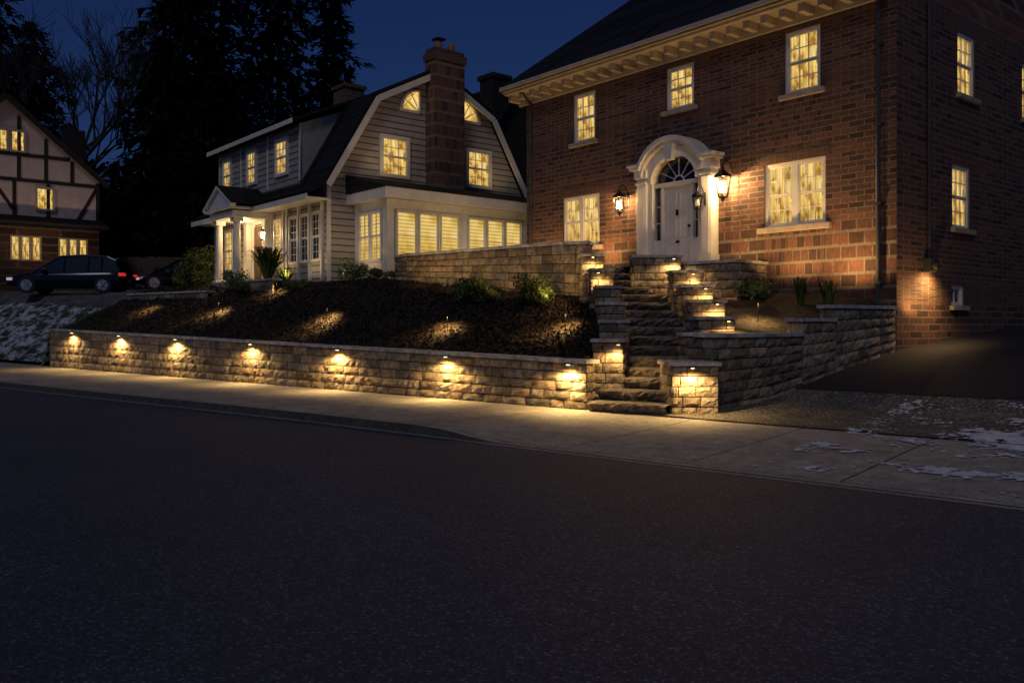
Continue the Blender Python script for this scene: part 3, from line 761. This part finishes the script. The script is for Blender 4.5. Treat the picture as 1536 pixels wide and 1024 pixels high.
for i,t in enumerate(taus):
    sx=-t*WL; z=wall_top(sx)-.09
    c=S2W(sx,-.10)
    p0=S2W(sx-.09,-.05);p1=S2W(sx+.09,-.05);p2=S2W(sx+.09,-.10);p3=S2W(sx-.09,-.10)
    v=[(*p,z) for p in (p0,p1,p2,p3)]+[(*p,z+.02) for p in (p0,p1,p2,p3)]
    mb.idx(v,[(0,1,2,3),(4,7,6,5),(0,4,5,1),(1,5,6,2),(2,6,7,3),(3,7,4,0)],1)
    mb.box(c[0]-.03,c[0]+.03,c[1]-.02,c[1]+.02,z-.008,z+.0,0)
    l=S2W(sx,-.20)
    lamp('wall_light_%d'%i,'SPOT',(l[0],l[1],z-.10),105,WC,rw,(.08,.10,-1),.04,165,.4)
mb.finish('wall_light_fixtures',['fixture','black'],rw)
tw=group('terrace_wall')
mb=MB()
tp=[(-3.25,24.3),(-3.2,23.7),(-2.83,23.15),(1.2,19.75),(1.72,19.62),(1.86,20.1),(1.86,21.0)]
for p,q in zip(tp,tp[1:]):
    def zbf(t,p=p,q=q):
        X=lerp(p[0],q[0],t); return interp(X,[(-3.3,2.72),(1.3,2.15),(1.9,2.1)])-.05
    blockwall(mb,p,q,zbf,lambda t:3.42,6,.28,.5); caprun(mb,p,q,lambda t:3.425,.07,.05,.34)
mb.finish('stone_blocks',['stone','cap'],tw)
mb=MB()
tpoly=[(1.86,21.2),(1.8,20.4),(1.6,19.9),(1.1,20.0),(-2.7,23.3),(-2.9,24.4),(-.6,27.2),(.44,25.8),(4.16,21.3),(5.55,19.65),(4.75,18.75),(3.75,19.7),(2.6,20.2),(2.6,21.2)]
mb.face([(x,y,2.94) for x,y in tpoly]); mb.finish('terrace_paving',['conc'],tw)
sp=group('stair_piers')
mb=MB()
pier(mb,1.50,2.02,15.15,15.75,.2,1.34,ang=-.25)
pier(mb,1.66,2.16,15.85,16.5,.3,1.68,ang=-.1)
pier(mb,1.72,2.18,16.6,17.3,.6,2.03)
pier(mb,1.74,2.18,17.4,18.1,.9,2.38)
pier(mb,1.68,2.14,18.2,18.9,1.2,2.78)
pier(mb,1.55,2.02,19.0,19.6,1.5,3.16)
pier(mb,2.58,3.34,14.0,14.85,.08,.98,ang=.05)
pier(mb,3.42,4.08,15.75,16.4,.8,1.74)
pier(mb,3.44,4.08,16.5,17.15,1.1,2.07)
pier(mb,3.44,4.04,17.3,17.95,1.4,2.40)
pier(mb,3.40,3.98,18.1,18.75,1.7,2.74)
pier(mb,2.72,3.76,19.2,19.8,1.9,3.14)
pier(mb,3.02,3.42,15.0,15.6,.4,1.45)
mb.finish('stone_blocks',['stone','cap'],sp)
def plight(name,x,y,z,pw=5,aim=(0,.1,-1)):
    mb=MB(); mb.box(x-.06,x+.06,y-.0,y+.05,z,z+.02,1); mb.box(x-.025,x+.025,y,y+.03,z-.006,z,0)
    mb.finish(name,['fixture','black'],sp)
    lamp(name+'_lamp','SPOT',(x,y-.12,z-.08),pw,WC,sp,aim,.035,165,.4)
plight('pier_light_1',1.86,15.03,1.24,38); plight('pier_light_2',1.82,18.10,2.68,42); plight('pier_light_3',1.78,18.90,3.07,38)
plight('pier_light_4',2.92,13.89,.89,75); plight('pier_light_5',3.95,15.65,1.65,22); plight('pier_light_6',3.92,16.40,1.98,28)
plight('pier_light_7',3.88,17.20,2.31,28); plight('pier_light_8',3.8,18.00,2.65,28); plight('pier_light_9',3.6,19.10,3.05,30)
dw=group('driveway_retaining_wall')
mb=MB()
P0=Vector((3.35,14.35)); P1=Vector((7.60,17.05))
def gz(t): return interp(t,[(0,.1),(.275,.22),(.628,.62),(1,1.0)])-.05
tiers=[(0.0,.45,1.44,7),(.45,.635,1.71,6),(.635,1.0,1.96,6)]
for ta_,tb_,zt_,n in tiers:
    p=P0.lerp(P1,ta_);q=P0.lerp(P1,tb_)
    blockwall(mb,p,q,lambda t:gz(lerp(ta_,tb_,t)),lambda t:zt_-.065,n,.26,.5)
    caprun(mb,p-(q-p).normalized()*.05,q,lambda t:zt_-.063,depth=.4)
    d=(P1-P0).normalized(); back=Vector((-d.y,d.x))
    blockwall(mb,p+back*.36,p,lambda t:.6 if ta_>0 else .1,lambda t:zt_-.065,n if ta_==0 else 5,.2,.36,.02)
blockwall(mb,(3.05,14.98),(3.35,14.35),lambda t:.1,lambda t:1.37,7,.2,.4,.03)
mb.finish('stone_blocks',['stone','cap'],dw)
ew=group('door_terrace_wall'); mb=MB()
blockwall(mb,(3.76,19.55),(4.85,18.55),lambda t:2.0,lambda t:2.93,5,.25,.45); caprun(mb,(3.76,19.55),(4.85,18.55),lambda t:2.935)
blockwall(mb,(4.85,18.55),(5.75,19.4),lambda t:2.0,lambda t:2.93,5,.25,.45); caprun(mb,(4.85,18.55),(5.75,19.4),lambda t:2.935)
mb.finish('stone_blocks',['stone','cap'],ew)
BA=Vector((3.5,14.85,1.30));BB=Vector((7.62,17.3,1.92));BC=Vector((7.6,17.25,2.08));BD=Vector((4.55,20.8,2.6))
def bedp(u,v):
    p=BA.lerp(BB,u).lerp(BD.lerp(BC,u),v)
    zf=interp(u,[(0,1.30),(.42,1.36),(.47,1.6),(.62,1.64),(.67,1.88),(1,1.9)])
    zb_=lerp(2.6,2.08,u); p.z=lerp(zf,zb_,v)+.06*nz(p.x*2,p.y*2); return p
mb=MB(); n=60; vs=[]
for j in range(n+1):
    for i in range(n+1): vs.append(bedp(i/n,j/n))
mb.idx(vs,[(j*(n+1)+i,j*(n+1)+i+1,(j+1)*(n+1)+i+1,(j+1)*(n+1)+i) for j in range(n) for i in range(n)],0,(0,0,0))
mb.finish('side_flower_bed',['yard'],smooth=True)
# ------------------------------------------------------------ stairs
path=[Vector(p) for p in ((1.9,14.25),(2.38,15.0),(2.72,15.8),(2.82,16.7),(2.80,18.5),(2.55,19.3),(2.22,20.0),(2.2,21.2))]
cum=[0]
for p,q in zip(path,path[1:]): cum.append(cum[-1]+(q-p).length)
def pth(s):
    for k in range(len(path)-1):
        if s<=cum[k+1] or k==len(path)-2:
            t=(s-cum[k])/(cum[k+1]-cum[k]); return path[k].lerp(path[k+1],t)
st=group('stone_steps'); mb=MB()
ns=16; tr=.42
for i in range(ns):
    s=i*tr; p=pth(s); d=(pth(s+.6)-pth(max(0,s-.5))).normalized() if s>0 else (path[1]-path[0]).normalized(); n=Vector((d.y,-d.x))
    z1=.12+.177*(i+1)+U(-.008,.008); z0=z1-.165; hw=.72 if i<14 else .45; dep=.62; g=U(.75,1.2); col=(g*1.03,g,g*.95)
    nu=18; vs=[]
    prof_=[(0.05,z0-.03),(.0,z0+.03),(-.045,z0+.09),(-.05,z1-.03),(-.02,z1-.004),(.03,z1)]
    for j,(o,z) in enumerate(prof_):
        for k in range(nu+1):
            w=lerp(-hw,hw,k/nu); jt=U(-.03,.03) if j in(1,2,3) else U(-.012,.012)
            q=p+n*w+d*(o+jt+.03*nz(w*2.5,i*3.3)); vs.append((q.x,q.y,z+(U(-.006,.006) if j>1 else 0)))
    for k in range(nu+1):
        w=lerp(-hw,hw,k/nu); q=p+n*w+d*dep; vs.append((q.x,q.y,z1+U(-.004,.004)))
    rows=len(prof_)+1
    mb.idx(vs,[(j*(nu+1)+k,j*(nu+1)+k+1,(j+1)*(nu+1)+k+1,(j+1)*(nu+1)+k) for j in range(rows-1) for k in range(nu)],0,col)
mb.finish('treads',['step'],st)
eg=group('bed_edging_stones'); mb=MB()
for (xa,ya,xb,yb) in ((-22.6,2.6,-17.6,2.9),(-17.4,3.6,-14.4,3.3)):
    p=S2W(xa,ya);q=S2W(xb,yb)
    z=max(yard_h(xa,ya),yard_h(xb,yb))+.18
    blockwall(mb,p,q,lambda t:z-.5,lambda t:z,2,.3,.5); caprun(mb,p,q,lambda t:z+.003)
mb.finish('stone_blocks',['stone','cap'],eg)

# ------------------------------------------------------------ plants
def shrub(name,X,Y,z,r,h,n=900,mat='leaf',leaf=.045):
    mb=MB()
    for k in range(7):
        a=U(0,6.28); mb.cyl((0,0,-.05),(math.cos(a)*r*.6,math.sin(a)*r*.6,h*U(.4,.8)),.012,.004,5,1)
    lobes=[(U(-.55,.55)*r,U(-.55,.55)*r,U(.15,.65)*h,U(.35,.6)*r) for _ in range(9)]
    for k in range(n):
        lx,ly,lz,lr=random.choice(lobes)
        v=Vector((random.gauss(0,1),random.gauss(0,1),random.gauss(0,1))).normalized()*lr*(R()**.35)
        p=Vector((lx,ly,lz))+Vector((v.x,v.y,v.z*h/r*.6))
        if p.z<0.02: p.z=U(.02,.2)
        d=Vector((random.gauss(0,1),random.gauss(0,1),random.gauss(0,.8)+.5)).normalized(); t=d.orthogonal().normalized(); l=leaf*U(.6,1.5)
        g=U(.4,1.7); mb.face([p-t*l*.35,p+d*l,p+t*l*.35,p-d*l*.6],0,(g,g*U(.9,1.1),g*.9))
    return mb.finish(name,[mat,'bark'],loc=(X,Y,z))
def spiky(name,X,Y,z,r,h,n=120,w=.02,mat='blade'):
    mb=MB()
    for k in range(n):
        a=U(0,6.28); l=U(.6,1)*h; o=U(.1,1)*r; b0=Vector((U(-.06,.06),U(-.06,.06),-.03)); dr=Vector((math.cos(a),math.sin(a),0)); sd=Vector((-math.sin(a),math.cos(a),0))
        pts=[b0,b0+dr*o*.35+Vector((0,0,l*.6)),b0+dr*o*.8+Vector((0,0,l*.95)),b0+dr*o*1.15+Vector((0,0,l*.9))]; ws=[w,w*.9,w*.6,.001]; g=U(.5,1.6)
        for i in range(3): mb.face([pts[i]-sd*ws[i],pts[i]+sd*ws[i],pts[i+1]+sd*ws[i+1],pts[i+1]-sd*ws[i+1]],0,(g,g,g*.9))
    return mb.finish(name,[mat],loc=(X,Y,z))
def yz(X,Y): x,y=W2S(X,Y); return yard_h(x,y)
def onyard(f,name,X,Y,*a,**k): return f(name,X,Y,yz(X,Y),*a,**k)
onyard(shrub,'shrub',.45,19.3,.60,.78,1800); onyard(shrub,'shrub',-.95,20.5,.55,.70,1500); onyard(shrub,'shrub',-.45,20.3,.35,.45,700)
onyard(shrub,'shrub',-4.75,25.8,.5,.75,1000); onyard(shrub,'shrub',-4.0,25.3,.4,.35,700); onyard(shrub,'shrub',-3.4,24.7,.4,.3,700)
onyard(spiky,'yucca_plant',-8.0,28.2,.9,1.3,200,.035); onyard(spiky,'yucca_plant',-7.2,27.2,.5,.7,110,.03)
onyard(shrub,'shrub',-9.2,28.6,.6,.8,900); onyard(shrub,'shrub',-6.6,26.2,.45,.4,600); onyard(shrub,'shrub',-8.8,27.9,.5,.5,700)
onyard(shrub,'shrub',-12.0,33.0,.9,2.0,1700,'leaf',.07); onyard(shrub,'shrub',-11.1,31.0,.45,.7,800)
hf=lambda x,y:(4.16+.639*x+.769*y,21.3-.769*x+.639*y)
for (lx,ly,r,h,kind) in ((1.7,-.75,.45,.5,0),(2.75,-.9,.48,.55,0),(3.9,-.9,.35,.6,1),(4.5,-.9,.3,.55,1),(1.0,-1.9,.25,.3,1),(3.3,-1.4,.3,.35,0)):
    X,Y=hf(lx,ly); z=lerp(2.52,2.08,clamp(lx/5.4))-.16
    if kind==0: shrub('shrub',X,Y,z,r,h,900)
    else: spiky('ornamental_grass',X,Y,z,r,h,90,.012)
mb=MB()
for k in range(5000):
    x=U(-34,-23.2); y=U(.25,2.6); z=yard_h(x,y); a=U(0,6.28); h=U(.03,.08); g=U(.3,1.2)
    mb.face([(x,y,z-.01),(x+.01*math.cos(a),y+.01*math.sin(a),z-.01),(x+U(-.03,.03),y+U(-.03,.03),z+h)],0,(g,g,g*.8))
ob=mb.finish('lawn_grass',['blade']); ob.location=street; ob.rotation_euler=(0,0,SR)
bl=group('garden_spot_lights'); mb=MB()
def bed_spot(X,Y,pw,aim=(0,.2,-1),z=None,h=.36):
    z0=yz(X,Y) if z is None else z
    mb.cyl((X,Y,z0-.05),(X,Y,z0+h),.008,.008,6); mb.cyl((X,Y,z0+h-.01),(X,Y,z0+h+.02),.04,.015,12)
    lamp('garden_light','SPOT',(X,Y,z0+h-.03),pw,WC,bl,aim,.03,150,.8)
for (x,y,pw) in ((-1.75,1.7,95),(-4.7,1.3,95),(-9.0,1.3,110),(-15.0,1.8,95),(-14.2,3.3,35),(-19.5,1.8,40)):
    X,Y=S2W(x,y); bed_spot(X,Y,pw)
bed_spot(4.75,16.6,75,z=bedp(.22,.3).z)
mb.finish('fixtures',['black'],bl)
for (X,Y,Z,pw) in ((.9,19.0,2.2,36),(-.3,19.9,2.35,34),(-1.7,21.1,2.5,34),(-2.6,22.0,2.65,26)):
    lamp('wall_wash','SPOT',(X-.15,Y-.25,Z),pw,WC,bl,(.35,.55,.75),.04,140,.8)

# ------------------------------------------------------------ trees
def pine(name,X,Y,z,H,rad,seed,dens=1.0):
    random.seed(seed); mb=MB()
    mb.cyl((0,0,-1),(U(-.2,.2),U(-.2,.2),H*.97),H*.017,.03,8,1)
    zz=H*.10
    while zz<H*.985:
        t=zz/H; Lb=rad*(1-t)**.7*U(.6,1.15)+.3; nb=int(U(5,8))
        a0=U(0,6.28)
        for b_ in range(nb):
            if R()<.10: continue
            a=a0+6.28*b_/nb+U(-.3,.3); l=Lb*U(.6,1.2); dr=Vector((math.cos(a),math.sin(a),0)); sd=Vector((-math.sin(a),math.cos(a),0))
            droop=U(.1,.3); base=Vector((0,0,zz))
            tip=base+dr*l+Vector((0,0,-l*droop+ .1*l)); mb.cyl(base,tip,.05,.01,4,1,caps=False)
            nn=int(l*9*dens)+5
            for k in range(nn):
                s=R()**.7; c=base.lerp(tip,s)+Vector((0,0,-.15*s)); w=(1-s*.6)*l*.30
                off=sd*U(-w,w); p=c+off+Vector((0,0,U(-.35,.15)))
                ll=U(.3,.78); d=(dr*U(.2,1)+sd*U(-.8,.8)+Vector((0,0,U(-.9,.1)))).normalized(); q=d.cross(Vector((0,0,1))).normalized() if abs(d.z)<.95 else sd
                g=U(.4,1.5)
                mb.face([p-q*ll*.3,p+d*ll,p+q*ll*.3,p-d*ll*.25],0,(g,g,g))
        zz+=H*.020+.12
    return mb.finish(name,['pine','bark'],loc=(X,Y,z))
def bare(name,X,Y,z,H,seed):
    random.seed(seed); mb=MB()
    def br(p,d,l,r,dep):
        q=p+d*l; mb.cyl(p,q,r,r*.68,5,0,caps=False)
        if dep==0: return
        for k in range(3 if dep>2 else 4):
            nd=(d+Vector((U(-.7,.7),U(-.7,.7),U(-.15,.45)))).normalized(); br(q if k<2 else p.lerp(q,U(.5,.95)),nd,l*U(.62,.85),r*.6,dep-1)
    br(Vector((0,0,-.5)),Vector((0,0,1)),H*.26,H*.014,6)
    return mb.finish(name,['bark'],loc=(X,Y,z))
tp_=[(-38,62,27,7.5),(-33.5,60,20,6),(-22.5,58,27,7.0),(-19.0,56,28,7.5),(-15.8,58,27,6.5),(-12.6,60,24,5.0),(-27,70,20,6),(-44,60,26,8),(-17,50,14,6),(-21,52,16,6)]
for i,(X,Y,H,r) in enumerate(tp_): pine('pine_tree',X,Y,yz(X,Y)-1,H,r,100+i,1.1)
bare('bare_tree',-26,50,yz(-26,50)-.5,20,5); bare('bare_tree',-29,54,yz(-29,54)-.5,19,9)
for i,(X,Y,H,r) in enumerate(((-8.8,56,12.5,5),(-5.5,60,12,4),(.5,56,9,5),(-11.5,52,11,5),(4,58,9,5))): pine('pine_tree',X,Y,4,H,r,200+i,1.3)
random.seed(11)
mb=MB()
for k in range(18000):
    X=U(-60,8); Y=U(50,80)
    hz=yz(X,Y) if X<-10 else 8
    top=6+3*nz(X*.15,Y*.15)+ (2 if X<-10 else -5)
    p=Vector((X,Y,hz-1+U(0,top+1))); l=U(.4,1.1); d=Vector((random.gauss(0,1),random.gauss(0,1),random.gauss(0,1))).normalized(); t=d.orthogonal().normalized(); g=U(.3,1.3)
    mb.face([p-t*l*.4,p+d*l,p+t*l*.4,p-d*l*.6],0,(g,g,g))
mb.finish('tree_mass',['pine'])

# ------------------------------------------------------------ cars
def car(name,X,Y,z,rz,Lc,Wc,Hc,suv=True):
    g=group(name,(X,Y,z),rz)
    mb=MB(); h=Lc/2; w=Wc/2; wr=.36
    belt=.92 if suv else .84
    stn=[(-h,.45,.80,w*.80),(-h+.12,.32,belt,w*.93),(-h+.6,.26,belt+.03,w),(-.3,.24,belt,w),(.9,.24,belt-.01,w),(h-1.0,.25,belt-.06,w*.99),(h-.45,.27,belt-.14,w*.95),(h-.1,.32,belt-.24,w*.84),(h,.40,belt-.34,w*.72)]
    rings=[]
    for x,zb,zt,hw in stn:
        rings.append([(x,-hw*.92,zb),(x,-hw,zb+.15),(x,-hw,zt-.18),(x,-hw*.93,zt),(x,hw*.93,zt),(x,hw,zt-.18),(x,hw,zb+.15),(x,hw*.92,zb)])
    vs=[p for r in rings for p in r]; n=8
    fs=[(i*n+k,i*n+(k+1)%n,(i+1)*n+(k+1)%n,(i+1)*n+k) for i in range(len(rings)-1) for k in range(n)]+[tuple(range(n-1,-1,-1)),tuple((len(rings)-1)*n+k for k in range(n))]
    mb.idx(vs,fs,0)
    mb.finish('body',['carpaint'],g,True,bevel=.03)
    mb=MB()
    if suv: cab=[(-h+.15,belt+.02),(-h+.38,Hc-.22),(-h+.75,Hc-.05),(-.7,Hc),(.25,Hc-.05),(1.35,belt-.03)]
    else: cab=[(-h+.65,belt+.02),(-h+1.25,Hc-.08),(-.5,Hc),(.4,Hc-.04),(1.35,belt-.05)]
    def hwz(z): return lerp(w*.90,w*.68,clamp((z-belt)/(Hc-belt)))
    for s_ in (-1,1):
        mb.face([(x,s_*hwz(z_),z_) for x,z_ in cab],1)
        for x0 in (-h+.95,-.95 if suv else -1.0,0.05):
            mb.cyl((x0,s_*(hwz(belt)+.005),belt),(x0,s_*(hwz(Hc-.06)+.005),Hc-.06),.035,.03,6,0)
        for (p,q) in zip(cab,cab[1:]): mb.cyl((p[0],s_*hwz(p[1]),p[1]),(q[0],s_*hwz(q[1]),q[1]),.045,.045,6,0)
    for k,(p,q) in enumerate(zip(cab,cab[1:])):
        mb.face([(p[0],-hwz(p[1]),p[1]),(p[0],hwz(p[1]),p[1]),(q[0],hwz(q[1]),q[1]),(q[0],-hwz(q[1]),q[1])],1 if k in(0,len(cab)-2) else 0)
    mb.finish('cabin',['carpaint','dglass'],g)
    mb=MB()
    for x in (-h+.85,h-.9):
        for s_ in (-1,1):
            y0=s_*(w-.20); y1=s_*(w+.02)
            mb.cyl((x,y0,wr),(x,y1,wr),wr,wr,28,0); mb.cyl((x,y1,wr),(x,y1+s_*.012,wr),wr*.66,wr*.62,24,1)
            for k in range(5):
                a=k*1.2566; mb.cyl((x,y1+s_*.02,wr),(x+math.cos(a)*wr*.6,y1+s_*.02,wr+math.sin(a)*wr*.6),.03,.025,5,1)
    mb.finish('wheels',['tire','rim'],g)
    mb=MB()
    for s_ in (-1,1):
        mb.box(-h-.02,-h+.22,s_*(w*.66),s_*(w*.965),belt-.16,belt-.02,0)
        mb.box(h-.28,h-.04,s_*(w*.62),s_*(w*.90),belt-.36,belt-.24,1)
        mb.box(.75,.92,s_*(w*.95),s_*(w+.18),belt-.02,belt+.14,2)
    mb.finish('lamps_and_mirrors',['tail','head','carpaint'],g,bevel=.02)
    return g
car('suv_car',-19.4,38.0,yz(-19.4,38.0)+.02,math.pi+.10,4.9,1.9,1.66,True)
car('sedan_car',-15.6,41.0,yz(-15.6,41.0)+.05,math.pi+.45,4.6,1.8,1.45,False)
mb=MB()
for k in range(60):
    x=-21.5+k*.14; z=yz(x,46.5); mb.box(x,x+.125,46.5,46.53,z-.1,z+1.75+U(-.01,.01))
mb.box(-21.5,-13.1,46.54,46.6,yz(-18,46.5)+1.3,yz(-18,46.5)+1.4)
mb.finish('wooden_fence',['wood'])

# ------------------------------------------------------------ world, fill sun, camera
w=bpy.data.worlds.new('World'); scene.world=w; w.use_nodes=True; nt=w.node_tree; nt.nodes.clear()
out=nt.nodes.new('ShaderNodeOutputWorld'); bg=nt.nodes.new('ShaderNodeBackground'); L(nt,bg.outputs[0],out.inputs[0])
sky=nt.nodes.new('ShaderNodeTexSky'); sky.sky_type='NISHITA'; sky.sun_disc=False; sky.sun_elevation=math.radians(42); sky.sun_rotation=math.radians(195)
c=mixc(nt,sky.outputs[0],(.12,.20,.46),1.0,'MULTIPLY'); L(nt,c,bg.inputs[0]); bg.inputs[1].default_value=.038
s=bpy.data.lights.new('fill_sun','SUN'); s.energy=.29; s.angle=math.radians(12); s.color=(1,.93,.86)  # weak sun added as fill for the road and house fronts
so=bpy.data.objects.new('fill_sun',s); scene.collection.objects.link(so); so.rotation_euler=Vector((.22,.80,-.75)).to_track_quat('-Z','Y').to_euler()
cam=bpy.data.cameras.new('camera'); co=bpy.data.objects.new('camera',cam); scene.collection.objects.link(co)
co.location=(0,0,1.6); co.rotation_euler=(math.radians(90),0,0); cam.sensor_width=36; cam.lens=36*1290/1536; cam.shift_y=-26/1536; cam.clip_end=2000
scene.camera=co
